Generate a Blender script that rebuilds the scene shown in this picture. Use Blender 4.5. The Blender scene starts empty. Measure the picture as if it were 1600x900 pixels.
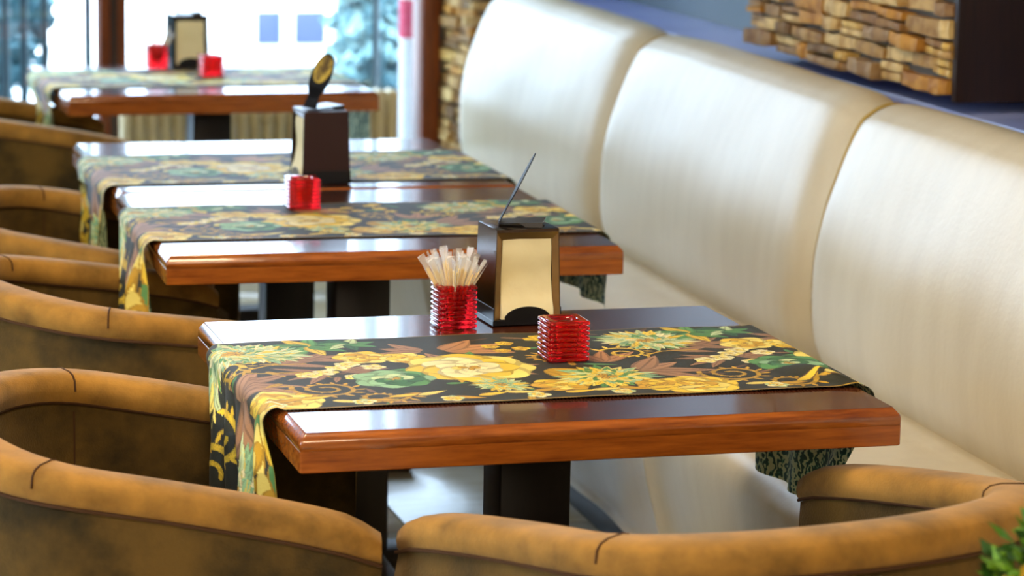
import bpy, math, random
import numpy as np
from mathutils import Vector, Matrix, Euler

S = bpy.context.scene
COL = S.collection
PI = math.pi

# ------------------------------------------------------------------ camera
cam_d = bpy.data.cameras.new('camera')
cam = bpy.data.objects.new('camera', cam_d)
COL.objects.link(cam)
YAW, PITCH, ROLL, FPX = 0.2760035, 0.1753407, 0.0185534, 4510.06
fwd = Vector((math.sin(YAW) * math.cos(PITCH), math.cos(YAW) * math.cos(PITCH), -math.sin(PITCH)))
rt0 = Vector((math.cos(YAW), -math.sin(YAW), 0.0))
up0 = rt0.cross(fwd)
rt = rt0 * math.cos(ROLL) + up0 * math.sin(ROLL)
up = -rt0 * math.sin(ROLL) + up0 * math.cos(ROLL)
m = Matrix((rt, up, -fwd)).transposed().to_4x4()
m.translation = Vector((-0.7840693, -3.8311397, 1.6490663))
cam.matrix_world = m
cam_d.sensor_width = 36.0
cam_d.lens = FPX / 1600 * 36.0
cam_d.clip_start = 0.05
cam_d.clip_end = 200
cam_d.dof.use_dof = True
cam_d.dof.focus_distance = 4.5
cam_d.dof.aperture_fstop = 5.2
S.camera = cam

# ------------------------------------------------------------------ world, sun, lamps, exposure
S.view_settings.view_transform = 'Standard'
S.view_settings.look = 'None'
S.view_settings.gamma = 1.0
S.view_settings.use_curve_mapping = False
S.view_settings.exposure = 0.24
w = bpy.data.worlds.new('sky')
S.world = w
w.use_nodes = True
bg = w.node_tree.nodes['Background']
bg.inputs['Color'].default_value = (0.66, 0.82, 1.0, 1)
bg.inputs['Strength'].default_value = 7.0


def light(name, kind, loc, direction, energy, color, size=None, size_y=None):
    d = bpy.data.lights.new(name, kind)
    d.energy = energy
    d.color = color
    if kind == 'AREA':
        d.shape = 'RECTANGLE'
        d.size = size
        d.size_y = size_y or size
    o = bpy.data.objects.new(name, d)
    COL.objects.link(o)
    o.location = loc
    o.rotation_euler = Vector(direction).to_track_quat('-Z', 'Y').to_euler()
    return o


sun = light('sun', 'SUN', (0, 0, 10), (0.35, 0.62, -0.72), 13.0, (1.0, 0.96, 0.9))
sun.data.angle = 0.02
light('window_daylight', 'AREA', (-3.7, -0.55, 1.75), (1, 0.15, -0.12), 22, (0.78, 0.88, 1.0), 2.8, 2.0)
for (ly, lw) in ((-2.6, 48), (0.4, 40), (3.2, 7)):
    light('ceiling_lamp_light', 'AREA', (-0.2, ly, 2.88), (0, 0, -1), lw, (1.0, 0.78, 0.5), 0.7, 0.7)
light('back_room_lamp_light', 'AREA', (-1.4, -5.3, 2.5), (0.1, 1, -0.35), 60, (1.0, 0.8, 0.55), 2.0, 1.2)

# ------------------------------------------------------------------ helpers


def srgb(r, g, b):
    def f(c):
        c /= 255.0
        return c / 12.92 if c <= 0.04045 else ((c + 0.055) / 1.055) ** 2.4
    return (f(r), f(g), f(b))


class MB:
    def __init__(self):
        self.v = []
        self.f = []
        self.m = []

    def add(self, vs, fs, mi=0):
        b = len(self.v)
        self.v += [tuple(p) for p in vs]
        self.f += [tuple(b + i for i in f) for f in fs]
        self.m += [mi] * len(fs)

    def box(self, x0, x1, y0, y1, z0, z1, bev=0.0, mi=0):
        if bev <= 0:
            vs = [(x, y, z) for z in (z0, z1) for y in (y0, y1) for x in (x0, x1)]
            self.add(vs, [(0, 2, 3, 1), (4, 5, 7, 6), (0, 1, 5, 4), (2, 6, 7, 3), (0, 4, 6, 2), (1, 3, 7, 5)], mi)
            return
        b = bev
        k = 0.3 * b
        rings = []
        for ins, z in ((b, z0), (k, z0 + k), (0, z0 + b), (0, z1 - b), (k, z1 - k), (b, z1)):
            r = []
            X0, X1, Y0, Y1 = x0 + ins, x1 - ins, y0 + ins, y1 - ins
            c = b
            for (cx, cy, sx, sy) in ((X0, Y0, 1, 1), (X1, Y0, -1, 1), (X1, Y1, -1, -1), (X0, Y1, 1, -1)):
                p = [(cx, cy + sy * c, z), (cx + sx * 0.3 * c, cy + sy * 0.3 * c, z), (cx + sx * c, cy, z)]
                if sx * sy < 0:
                    p.reverse()
                r += p
            rings.append(r)
        self.rings(rings, mi, True, True)

    def rings(self, rings, mi=0, cap0=False, cap1=False, closed=True):
        n = len(rings[0])
        vs = [p for r in rings for p in r]
        fs = []
        for i in range(len(rings) - 1):
            for j in range(n if closed else n - 1):
                k = (j + 1) % n
                fs.append((i * n + j, i * n + k, (i + 1) * n + k, (i + 1) * n + j))
        if cap0:
            fs.append(tuple(reversed(range(n))))
        if cap1:
            fs.append(tuple((len(rings) - 1) * n + j for j in range(n)))
        self.add(vs, fs, mi)

    def tube(self, pts, r, n=8, mi=0, caps=True):
        pts = [Vector(p) for p in pts]
        rings = []
        for i, p in enumerate(pts):
            a = pts[max(0, i - 1)]
            b = pts[min(len(pts) - 1, i + 1)]
            d = (b - a).normalized()
            u = d.cross(Vector((0, 0, 1)))
            if u.length < 1e-3:
                u = Vector((1, 0, 0))
            u.normalize()
            v = d.cross(u)
            rr = r[i] if isinstance(r, (list, tuple)) else r
            rings.append([p + (u * math.cos(2 * PI * k / n) + v * math.sin(2 * PI * k / n)) * rr for k in range(n)])
        self.rings(rings, mi, caps, caps)

    def build(self, name, mats, parent=None, smooth=40, fix=True):
        me = bpy.data.meshes.new(name)
        me.from_pydata(self.v, [], self.f)
        if not isinstance(mats, (list, tuple)):
            mats = [mats]
        for mm in mats:
            me.materials.append(mm)
        if len(mats) > 1:
            me.polygons.foreach_set('material_index', self.m)
        if fix:
            import bmesh
            bm = bmesh.new()
            bm.from_mesh(me)
            bmesh.ops.recalc_face_normals(bm, faces=bm.faces)
            bm.to_mesh(me)
            bm.free()
        if smooth:
            me.shade_smooth()
            me.set_sharp_from_angle(angle=math.radians(smooth))
        me.update()
        o = bpy.data.objects.new(name, me)
        COL.objects.link(o)
        if parent is not None:
            o.parent = parent
        return o


def tag(o, label=None, cat=None, group=None, kind=None):
    if label:
        o['label'] = label
    if cat:
        o['category'] = cat
    if group:
        o['group'] = group
    if kind:
        o['kind'] = kind
    return o


def empty(name, loc=(0, 0, 0), rz=0.0):
    o = bpy.data.objects.new(name, None)
    o.empty_display_size = 0.05
    o.location = loc
    o.rotation_euler = (0, 0, rz)
    COL.objects.link(o)
    return o


def copy_tree(o, parent=None):
    c = o.copy()
    COL.objects.link(c)
    if parent is not None:
        c.parent = parent
    for ch in [q for q in KIDS.get(o.name, [])]:
        copy_tree(ch, c)
    return c


KIDS = {}


def index_children(root):
    KIDS[root.name] = list(root.children)
    for ch in root.children:
        index_children(ch)


def mat(name, col, rough=0.5, metal=0.0, var=None, vscale=8.0, vstretch=(1, 1, 1), bump=0.0, bscale=60.0,
        coat=0.0, coatr=0.1, sheen=0.0, sheenc=(1, 1, 1), spec=0.5, trans=0.0, ior=1.45, detail=4.0, lo=0.35, hi=0.65,
        rvar=0.0, emit=None):
    mt = bpy.data.materials.new(name)
    mt.use_nodes = True
    nt = mt.node_tree
    P = nt.nodes['Principled BSDF']
    P.inputs['Base Color'].default_value = (*col, 1)
    P.inputs['Roughness'].default_value = rough
    P.inputs['Metallic'].default_value = metal
    P.inputs['Coat Weight'].default_value = coat
    P.inputs['Coat Roughness'].default_value = coatr
    P.inputs['Sheen Weight'].default_value = sheen
    P.inputs['Sheen Tint'].default_value = (*sheenc, 1)
    P.inputs['Specular IOR Level'].default_value = spec
    P.inputs['Transmission Weight'].default_value = trans
    P.inputs['IOR'].default_value = ior
    tc = nt.nodes.new('ShaderNodeTexCoord')
    if var is not None:
        mp = nt.nodes.new('ShaderNodeMapping')
        mp.inputs['Scale'].default_value = vstretch
        nt.links.new(tc.outputs['Object'], mp.inputs['Vector'])
        n = nt.nodes.new('ShaderNodeTexNoise')
        n.inputs['Scale'].default_value = vscale
        n.inputs['Detail'].default_value = detail
        n.inputs['Roughness'].default_value = 0.6
        nt.links.new(mp.outputs['Vector'], n.inputs['Vector'])
        r = nt.nodes.new('ShaderNodeValToRGB')
        r.color_ramp.elements[0].position = lo
        r.color_ramp.elements[0].color = (*var, 1)
        r.color_ramp.elements[1].position = hi
        r.color_ramp.elements[1].color = (*col, 1)
        nt.links.new(n.outputs['Fac'], r.inputs['Fac'])
        nt.links.new(r.outputs['Color'], P.inputs['Base Color'])
        if rvar:
            mr = nt.nodes.new('ShaderNodeMapRange')
            mr.inputs['To Min'].default_value = rough - rvar
            mr.inputs['To Max'].default_value = rough + rvar
            nt.links.new(n.outputs['Fac'], mr.inputs['Value'])
            nt.links.new(mr.outputs['Result'], P.inputs['Roughness'])
    if bump:
        n2 = nt.nodes.new('ShaderNodeTexNoise')
        n2.inputs['Scale'].default_value = bscale
        n2.inputs['Detail'].default_value = 3.0
        nt.links.new(tc.outputs['Object'], n2.inputs['Vector'])
        b = nt.nodes.new('ShaderNodeBump')
        b.inputs['Strength'].default_value = bump
        b.inputs['Distance'].default_value = 0.004
        nt.links.new(n2.outputs['Fac'], b.inputs['Height'])
        nt.links.new(b.outputs['Normal'], P.inputs['Normal'])
    return mt


M = {}
M['wood_top'] = mat('wood_top', srgb(92, 44, 24), 0.22, var=srgb(62, 28, 18), vscale=5, vstretch=(1.2, 14, 6), coat=0.7, coatr=0.06, spec=0.5)
M['wood_edge'] = mat('wood_edge', srgb(176, 96, 28), 0.26, var=srgb(124, 60, 18), vscale=5, vstretch=(2.0, 14, 22), coat=0.35, coatr=0.12, lo=0.3, hi=0.7)
M['wood_bead'] = mat('wood_bead', srgb(172, 94, 30), 0.22, var=srgb(120, 58, 20), vscale=6, vstretch=(1.5, 16, 16), coat=1.0, coatr=0.05)
M['pedestal'] = mat('pedestal_black', srgb(26, 18, 18), 0.45, var=srgb(18, 12, 12), vscale=10, vstretch=(8, 8, 1))
M['suede'] = mat('suede', srgb(100, 76, 32), 0.85, var=srgb(44, 36, 18), vscale=7, detail=5, lo=0.36, hi=0.66, bump=0.25, bscale=300, sheen=0.25, sheenc=srgb(255, 220, 170), spec=0.2)  # base colour darkened to stand in for shade below the chair rims
M['suede_rim_lit'] = mat('suede_rim_lit', srgb(176, 128, 54), 0.8, var=srgb(116, 84, 34), vscale=9, detail=5, bump=0.2, bscale=300, sheen=0.3, sheenc=srgb(255, 225, 190), spec=0.25)  # same suede, light from above on the rim painted as a lighter colour
M['seam'] = mat('seam_thread', srgb(70, 42, 16), 0.9)
M['leg_wood'] = mat('leg_wood', srgb(50, 26, 14), 0.35)
M['leather'] = mat('leather_cream', srgb(212, 202, 178), 0.36, var=srgb(205, 194, 169), vscale=3.5, vstretch=(3, 4, 0.9), bump=0.12, bscale=90, spec=0.5, rvar=0.04)
M['leather_seam'] = mat('leather_seam', srgb(176, 146, 74), 0.6)
M['plinth'] = mat('plinth_black', srgb(20, 17, 16), 0.5)
M['sill'] = mat('sill_blue_stone', srgb(158, 172, 232), 0.3, var=srgb(134, 150, 216), vscale=4)
M['wall_blue'] = mat('wall_slate_blue', srgb(88, 106, 116), 0.35, var=srgb(76, 96, 108), vscale=1.5)
M['wall'] = mat('wall_plaster', srgb(176, 160, 132), 0.8, var=srgb(160, 142, 116), vscale=2)
M['ceiling'] = mat('ceiling_paint', srgb(190, 176, 150), 0.9)
M['frame_wood'] = mat('window_frame_wood', srgb(134, 66, 26), 0.4, var=srgb(96, 44, 18), vscale=5, vstretch=(14, 14, 1))
M['frame_dark'] = mat('frame_gap_dark', srgb(44, 24, 16), 0.5)
M['panel_dark'] = mat('dark_wood_panel', srgb(46, 26, 20), 0.5, var=srgb(32, 18, 14), vscale=5, vstretch=(16, 16, 1))
M['tile'] = mat('floor_tile', srgb(196, 186, 158), 0.22, var=srgb(178, 166, 136), vscale=4, vstretch=(1, 5, 1), coat=0.3)
M['grout'] = mat('floor_grout', srgb(92, 84, 72), 0.8)
M['radiator'] = mat('radiator_enamel', srgb(222, 206, 160), 0.4, var=srgb(212, 194, 146), vscale=4)
M['steel'] = mat('dark_chrome', srgb(86, 70, 62), 0.16, metal=0.9, var=srgb(70, 56, 50), vscale=3)
M['steel_side'] = mat('brown_steel', srgb(58, 38, 38), 0.35, metal=0.3)
M['steel_frame_lit'] = mat('holder_steel_lit', srgb(168, 138, 96), 0.3, metal=0.85, var=srgb(140, 110, 76), vscale=6)  # holder steel again, colour lightened to imitate the warm room reflected in the frame
M['black_metal'] = mat('black_metal', srgb(34, 34, 38), 0.3, metal=0.4)
M['napkin'] = mat('napkin_paper', srgb(250, 238, 194), 0.85, var=srgb(244, 230, 182), vscale=14, bump=0.5, bscale=30)
M['stick_wood'] = mat('stirrer_wood', srgb(236, 204, 120), 0.7)
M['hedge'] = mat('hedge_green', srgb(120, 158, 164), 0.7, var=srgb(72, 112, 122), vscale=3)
M['white_paint'] = mat('white_paint', srgb(246, 246, 246), 0.5)
M['blue_panel'] = mat('blue_grey_panel', srgb(50, 64, 96), 0.5)
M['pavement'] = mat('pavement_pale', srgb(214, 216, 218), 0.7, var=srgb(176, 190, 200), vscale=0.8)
M['teal_band'] = mat('pavement_teal', srgb(96, 150, 160), 0.6, var=srgb(120, 170, 180), vscale=2)
M['pole_red'] = mat('red_paint', srgb(226, 74, 110), 0.5)
M['thin_post'] = mat('dark_teal_post', srgb(26, 54, 62), 0.4)
M['trunk'] = mat('tree_bark', srgb(82, 86, 96), 0.8, var=srgb(56, 60, 70), vscale=6)
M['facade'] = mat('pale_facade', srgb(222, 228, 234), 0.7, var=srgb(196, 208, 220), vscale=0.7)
M['leaf'] = mat('leaf_green', srgb(104, 150, 30), 0.5, var=srgb(44, 92, 18), vscale=18)
M['leaf_dark'] = mat('leaf_dark_green', srgb(40, 84, 22), 0.5, var=srgb(26, 60, 16), vscale=18)
M['flower'] = mat('flower_orange', srgb(214, 140, 30), 0.6, var=srgb(190, 170, 50), vscale=30)
M['pot'] = mat('pot_black', srgb(30, 26, 24), 0.4)

# translucent sleeve (thin plastic)
mt = bpy.data.materials.new('clear_sleeve')
mt.use_nodes = True
nt = mt.node_tree
P = nt.nodes['Principled BSDF']
P.inputs['Base Color'].default_value = (0.93, 0.95, 0.97, 1)
P.inputs['Roughness'].default_value = 0.25
tr = nt.nodes.new('ShaderNodeBsdfTransparent')
mx = nt.nodes.new('ShaderNodeMixShader')
mx.inputs['Fac'].default_value = 0.28
nt.links.new(tr.outputs[0], mx.inputs[1])
nt.links.new(P.outputs[0], mx.inputs[2])
nt.links.new(mx.outputs[0], nt.nodes['Material Output'].inputs['Surface'])
M['sleeve'] = mt

# window glass
mt = bpy.data.materials.new('window_glass')
mt.use_nodes = True
nt = mt.node_tree
nt.nodes.remove(nt.nodes['Principled BSDF'])
tr = nt.nodes.new('ShaderNodeBsdfTransparent')
tr.inputs[0].default_value = (0.93, 0.97, 1, 1)
gl = nt.nodes.new('ShaderNodeBsdfGlossy')
gl.inputs['Roughness'].default_value = 0.02
mx = nt.nodes.new('ShaderNodeMixShader')
mx.inputs['Fac'].default_value = 0.06
nt.links.new(tr.outputs[0], mx.inputs[1])
nt.links.new(gl.outputs[0], mx.inputs[2])
nt.links.new(mx.outputs[0], nt.nodes['Material Output'].inputs['Surface'])
M['glass'] = mt

# red glass
mt = bpy.data.materials.new('red_glass')
mt.use_nodes = True
nt = mt.node_tree
P = nt.nodes['Principled BSDF']
P.inputs['Base Color'].default_value = (0.92, 0.012, 0.02, 1)
P.inputs['Roughness'].default_value = 0.06
P.inputs['Transmission Weight'].default_value = 0.93
P.inputs['IOR'].default_value = 1.48
P.inputs['Coat Weight'].default_value = 0.6
P.inputs['Coat Roughness'].default_value = 0.03
M['red_glass'] = mt

# stone: colour per object
mt = bpy.data.materials.new('ledge_stone')
mt.use_nodes = True
nt = mt.node_tree
P = nt.nodes['Principled BSDF']
oi = nt.nodes.new('ShaderNodeObjectInfo')
rp = nt.nodes.new('ShaderNodeValToRGB')
cols = [(176, 138, 78), (150, 112, 62), (214, 176, 92), (196, 140, 52), (168, 136, 92), (222, 190, 124), (128, 98, 54), (204, 168, 104)]
rp.color_ramp.interpolation = 'CONSTANT'
while len(rp.color_ramp.elements) < len(cols):
    rp.color_ramp.elements.new(0.5)
for i, c in enumerate(cols):
    rp.color_ramp.elements[i].position = i / len(cols)
    rp.color_ramp.elements[i].color = (*srgb(*c), 1)
nt.links.new(oi.outputs['Random'], rp.inputs['Fac'])
tc = nt.nodes.new('ShaderNodeTexCoord')
geo = nt.nodes.new('ShaderNodeNewGeometry')
nz = nt.nodes.new('ShaderNodeTexNoise')
nz.inputs['Scale'].default_value = 22
nz.inputs['Detail'].default_value = 6
nt.links.new(geo.outputs['Position'], nz.inputs['Vector'])
r2 = nt.nodes.new('ShaderNodeValToRGB')
r2.color_ramp.elements[0].position = 0.38
r2.color_ramp.elements[0].color = (0.55, 0.42, 0.26, 1)
r2.color_ramp.elements[1].position = 0.58
r2.color_ramp.elements[1].color = (1, 1, 1, 1)
nt.links.new(nz.outputs['Fac'], r2.inputs['Fac'])
mm = nt.nodes.new('ShaderNodeMix')
mm.data_type = 'RGBA'
mm.blend_type = 'MULTIPLY'
mm.inputs[0].default_value = 0.8
nt.links.new(rp.outputs['Color'], mm.inputs[6])
nt.links.new(r2.outputs['Color'], mm.inputs[7])
nt.links.new(mm.outputs[2], P.inputs['Base Color'])
P.inputs['Roughness'].default_value = 0.8
bp = nt.nodes.new('ShaderNodeBump')
bp.inputs['Strength'].default_value = 0.6
bp.inputs['Distance'].default_value = 0.004
nt.links.new(nz.outputs['Fac'], bp.inputs['Height'])
nt.links.new(bp.outputs['Normal'], P.inputs['Normal'])
M['stone'] = mt

# tapestry: woven motif colours on the face, zigzag weft on the reverse
mt = bpy.data.materials.new('tapestry')
mt.use_nodes = True
nt = mt.node_tree
P = nt.nodes['Principled BSDF']
at = nt.nodes.new('ShaderNodeAttribute')
at.attribute_name = 'weave'
geo = nt.nodes.new('ShaderNodeNewGeometry')
tc = nt.nodes.new('ShaderNodeTexCoord')
wv = nt.nodes.new('ShaderNodeTexWave')
wv.inputs['Scale'].default_value = 55
wv.inputs['Distortion'].default_value = 9
wv.inputs['Detail'].default_value = 2
wv.inputs['Detail Scale'].default_value = 1.2
nt.links.new(tc.outputs['Object'], wv.inputs['Vector'])
rr = nt.nodes.new('ShaderNodeValToRGB')
rr.color_ramp.elements[0].position = 0.35
rr.color_ramp.elements[0].color = (*srgb(34, 78, 66), 1)
rr.color_ramp.elements[1].position = 0.75
rr.color_ramp.elements[1].color = (*srgb(206, 216, 166), 1)
e = rr.color_ramp.elements.new(0.55)
e.color = (*srgb(96, 160, 130), 1)
nt.links.new(wv.outputs['Fac'], rr.inputs['Fac'])
mm = nt.nodes.new('ShaderNodeMix')
mm.data_type = 'RGBA'
nt.links.new(geo.outputs['Backfacing'], mm.inputs[0])
nt.links.new(at.outputs['Color'], mm.inputs[6])
nt.links.new(rr.outputs['Color'], mm.inputs[7])
nt.links.new(mm.outputs[2], P.inputs['Base Color'])
P.inputs['Roughness'].default_value = 0.62
P.inputs['Sheen Weight'].default_value = 0.04
P.inputs['Specular IOR Level'].default_value = 0.35
wb = nt.nodes.new('ShaderNodeTexNoise')
wb.inputs['Scale'].default_value = 420
nt.links.new(tc.outputs['Object'], wb.inputs['Vector'])
bp = nt.nodes.new('ShaderNodeBump')
bp.inputs['Strength'].default_value = 0.4
bp.inputs['Distance'].default_value = 0.001
nt.links.new(wb.outputs['Fac'], bp.inputs['Height'])
nt.links.new(bp.outputs['Normal'], P.inputs['Normal'])
M['tapestry'] = mt

random.seed(7)
rng = random.Random(11)
XL, XR, YF, YB, ZC = -4.0, 2.04, -6.0, 5.8, 3.0

# ------------------------------------------------------------------ room shell
b = MB(); b.box(XL - 0.2, XR + 0.3, YF - 0.2, YB + 0.15, -0.12, -0.012)
floor = tag(b.build('floor', M['grout']), kind='structure')
tb = MB(); tb.box(0.002, 0.598, 0.002, 0.598, -0.012, 0.0, 0.002)
t0 = tb.build('tile', M['tile'], floor)
first = True
ox, oy = 0.70 - 0.6 * 8, YB - 0.6 * 20
for i in range(10 + 1):
    for j in range(20):
        x = ox + 0.6 * i
        y = oy + 0.6 * j
        if x + 0.6 > XR + 0.35:
            continue
        if first:
            o = t0; first = False
        else:
            o = t0.copy(); COL.objects.link(o)
        o.location = (x, y, 0)
b = MB(); b.box(XL - 0.2, XR + 0.3, YF - 0.2, YB + 0.15, ZC, ZC + 0.2)
tag(b.build('ceiling', M['ceiling']), kind='structure')
b = MB(); b.box(XL - 0.2, XR + 0.3, YF - 0.2, YF, 0, ZC)
tag(b.build('wall_front', M['wall']), kind='structure')
# right wall: lower part behind the bench, blue-grey wall above the sill
b = MB(); b.box(XR, XR + 0.3, YF, YB + 0.15, 0, ZC)
tag(b.build('wall_right', M['wall_blue']), kind='structure')
sl = MB()
sl.box(1.80, XR, YF, 1.708, 0.925, 0.96, 0.004)
sl.box(1.80, XR, 1.712, 5.37, 0.925, 0.96, 0.004)
sl.box(1.84, XR, YF, 5.37, 0.0, 0.925)
tag(sl.build('trim_1', M['sill']), kind='structure')
# left wall with one large window
b = MB()
b.box(XL - 0.2, XL, YF, YB + 0.15, 0, 0.7)
b.box(XL - 0.2, XL, YF, YB + 0.15, 2.75, ZC)
for (y0, y1) in ((YF, -2.0), (0.9, YB + 0.15)):
    b.box(XL - 0.2, XL, y0, y1, 0.7, 2.75)
b.box(XL - 0.2, XL, -2.0, 0.9, 0.7, 0.7001)
tag(b.build('wall_left', M['wall']), kind='structure')


def window(name, axis, a0, a1, z0, z1, pos, mull=()):
    root = empty(name, (0, 0, 0))
    tag(root, kind='structure')
    fr = MB()
    wd, dp = 0.045, 0.05

    def bar(u0, u1, v0, v1):
        if axis == 'x':
            fr.box(u0, u1, pos - dp, pos + dp, v0, v1, 0.004)
        else:
            fr.box(pos - dp, pos + dp, u0, u1, v0, v1, 0.004)
    bar(a0, a0 + wd, z0, z1)
    bar(a1 - wd, a1, z0, z1)
    bar(a0 + wd, a1 - wd, z0, z0 + wd)
    bar(a0 + wd, a1 - wd, z1 - wd, z1)
    for mu in mull:
        bar(mu - 0.02, mu + 0.02, z0 + wd, z1 - wd)
    fr.build('window_frame', M['frame_wood'], root)
    g = MB()
    edges = [a0 + wd] + [q for mu in mull for q in (mu - 0.02, mu + 0.02)] + [a1 - wd]
    for k in range(0, len(edges), 2):
        if axis == 'x':
            g.box(edges[k], edges[k + 1], pos - 0.004, pos + 0.004, z0 + wd, z1 - wd)
        else:
            g.box(pos - 0.004, pos + 0.004, edges[k], edges[k + 1], z0 + wd, z1 - wd)
        g.build('pane', M['glass'], root)
        g = MB()
    return root


window('window_3', 'y', -2.0, 0.9, 0.7, 2.75, XL - 0.1, (-0.55,))
# back wall: two glazed bays and a wooden double post
window('window_1', 'x', -1.9, 0.545, 0.06, 2.75, YB + 0.05, (-0.68,))
window('window_2', 'x', 0.545, 1.665, 0.06, 2.75, YB + 0.05)
b = MB()
b.box(XL - 0.2, -1.9, YB, YB + 0.15, 0, ZC)
b.box(-1.9, 1.665, YB, YB + 0.15, 2.75, ZC)
b.box(-1.9, 1.665, YB, YB + 0.15, 0, 0.06)
b.box(1.665, XR + 0.3, YB, YB + 0.15, 0, ZC)
tag(b.build('wall_back', M['wall_blue']), kind='structure')
b = MB(); b.box(0.535, 0.555, YB - 0.02, YB + 0.0, 0.06, 2.75)
tag(b.build('trim_2', M['frame_dark']), kind='structure')
b = MB(); b.box(1.60, 1.664, YB - 0.03, YB + 0.12, 0.0, 2.75, 0.004)
tag(b.build('trim_4', M['frame_wood']), kind='structure')


# ------------------------------------------------------------------ stone cladding
def stone_meshes():
    res = []
    rg = random.Random(3)
    for k in range(8):
        # unit block: x length 0..1, y depth 0(front)..1, z height 0..1 with rough front face
        nx = 4
        rows = []
        vs, fs = [], []
        ring = []
        for i in range(nx + 1):
            u = i / nx
            ztop = 1 - rg.uniform(0.0, 0.16)
            zbot = rg.uniform(0.0, 0.14)
            yf = rg.uniform(-0.02, 0.22)
            if i in (0, nx):
                ztop -= rg.uniform(0.0, 0.10); zbot += rg.uniform(0.0, 0.07); yf += 0.05
                u += (0.03 if i == 0 else -0.03) * rg.uniform(0, 1)
            ring.append([(u, yf + 0.04, zbot), (u, yf, zbot + 0.07), (u + rg.uniform(-.02, .02), yf + rg.uniform(-.06, .03), 0.5), (u, yf + rg.uniform(0, .05), ztop - 0.08), (u, yf + 0.05, ztop), (u, 1.0, ztop), (u, 1.0, zbot)])
        mb = MB()
        mb.rings(ring, 0, True, True)
        o = mb.build('stone', M['stone'], None, smooth=0)
        res.append(o.data)
        bpy.data.objects.remove(o)
    return res


STONES = stone_meshes()


def stone_wall(parent, origin, ux, length, z0, z1, zsplit, hr, lr, depth, seed, nrm):
    """courses of ledge stones; ux along-wall dir, nrm outward normal"""
    rg = random.Random(seed)
    ux = Vector(ux); nrm = Vector(nrm)
    up_mesh = MB()
    z = z0
    cnt = 0
    while z < z1:
        h = rg.uniform(*hr)
        x = -rg.uniform(0, 0.03)
        while x < length - 0.01:
            L = rg.uniform(*lr)
            if x + L > length + 0.02:
                L = length - x + rg.uniform(0, 0.015)
            hh = h * rg.uniform(0.8, 1.0)
            d = depth + rg.uniform(-0.012, 0.016)
            # split some into two thin ones
            parts = [(z, hh)] if rg.random() > 0.3 else [(z, h * 0.48), (z + h * 0.5, h * 0.46)]
            for (zz, th) in parts:
                me = rg.choice(STONES)
                base = Vector(origin) + ux * x + nrm * d
                mtx = Matrix((
                    (ux.x * (L - 0.002), -nrm.x * d * 1.0, 0, base.x),
                    (ux.y * (L - 0.002), -nrm.y * d * 1.0, 0, base.y),
                    (0, 0, th, zz),
                    (0, 0, 0, 1)))
                tilt = Matrix.Translation(base + Vector((0, 0, zz))) @ Matrix.Rotation(rg.uniform(-0.035, 0.035), 4, nrm) @ Matrix.Translation(-(base + Vector((0, 0, zz))))
                if zz < zsplit:
                    o = bpy.data.objects.new('stone', me)
                    COL.objects.link(o)
                    o.parent = parent
                    o.matrix_world = tilt @ mtx
                    cnt += 1
                else:
                    T = tilt @ mtx
                    up_mesh.add([T @ v.co for v in me.vertices], [tuple(p.vertices) for p in me.polygons])
            x += L
        z += h
    if up_mesh.v:
        s = up_mesh.build('stone_courses', M['stone'], parent, smooth=0)
        s['kind'] = 'stuff'
    return cnt


b = MB(); b.box(1.80, XR, 1.80, 3.03, 1.0, ZC)
pier = tag(b.build('wall_pier', M['grout']), kind='structure')
stone_wall(pier, (1.80, 3.04, 0), (0, -1, 0), 1.235, 0.99, ZC - 0.02, 1.60, (0.036, 0.054), (0.07, 0.21), 0.03, 5, (-1, 0, 0))
b = MB(); b.box(1.772, 2.05, 1.775, 1.80, 0.985, ZC, 0.002)
b.build('end_panel', M['panel_dark'], pier)
b = MB(); b.box(1.70, XR, 5.41, YB - 0.001, 0.0, ZC)
pier2 = tag(b.build('wall_pier', M['grout']), kind='structure')
stone_wall(pier2, (1.70, 5.80, 0), (0, -1, 0), 0.40, 0.30, ZC, 1.3, (0.03, 0.055), (0.1, 0.25), 0.03, 8, (-1, 0, 0))
stone_wall(pier2, (1.67, 5.41, 0), (1, 0, 0), 0.37, 0.30, ZC, 1.3, (0.03, 0.055), (0.08, 0.2), 0.035, 9, (0, -1, 0))

# ------------------------------------------------------------------ banquette bench
bench = empty('banquette_bench', (1.464, 1.82, 0), -0.0225)
tag(bench, 'long cream leather banquette bench with padded back along the right wall', 'bench')
# profile of the back in (x offset from crease line, z): front face, top roll, rear
PROF = [(0.080, 0.37), (0.040, 0.42), (0.014, 0.47), (0.004, 0.51), (0.000, 0.56), (0.003, 0.66), (0.020, 0.75), (0.042, 0.82), (0.068, 0.89),
        (0.094, 0.94), (0.112, 0.956), (0.134, 0.970), (0.160, 0.977), (0.190, 0.973), (0.215, 0.958), (0.232, 0.92), (0.236, 0.80), (0.236, 0.40)]


def smooth_profile(pts, n):
    pts = [Vector((p[0], p[1], 0)) for p in pts]
    out = []
    for i in range(len(pts) - 1):
        p0 = pts[max(0, i - 1)]; p1 = pts[i]; p2 = pts[i + 1]; p3 = pts[min(len(pts) - 1, i + 2)]
        for k in range(n):
            t = k / n
            out.append(0.5 * ((2 * p1) + (-p0 + p2) * t + (2 * p0 - 5 * p1 + 4 * p2 - p3) * t * t + (-p0 + 3 * p1 - 3 * p2 + p3) * t ** 3))
    out.append(pts[-1])
    return out


PR = smooth_profile(PROF, 3)


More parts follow.
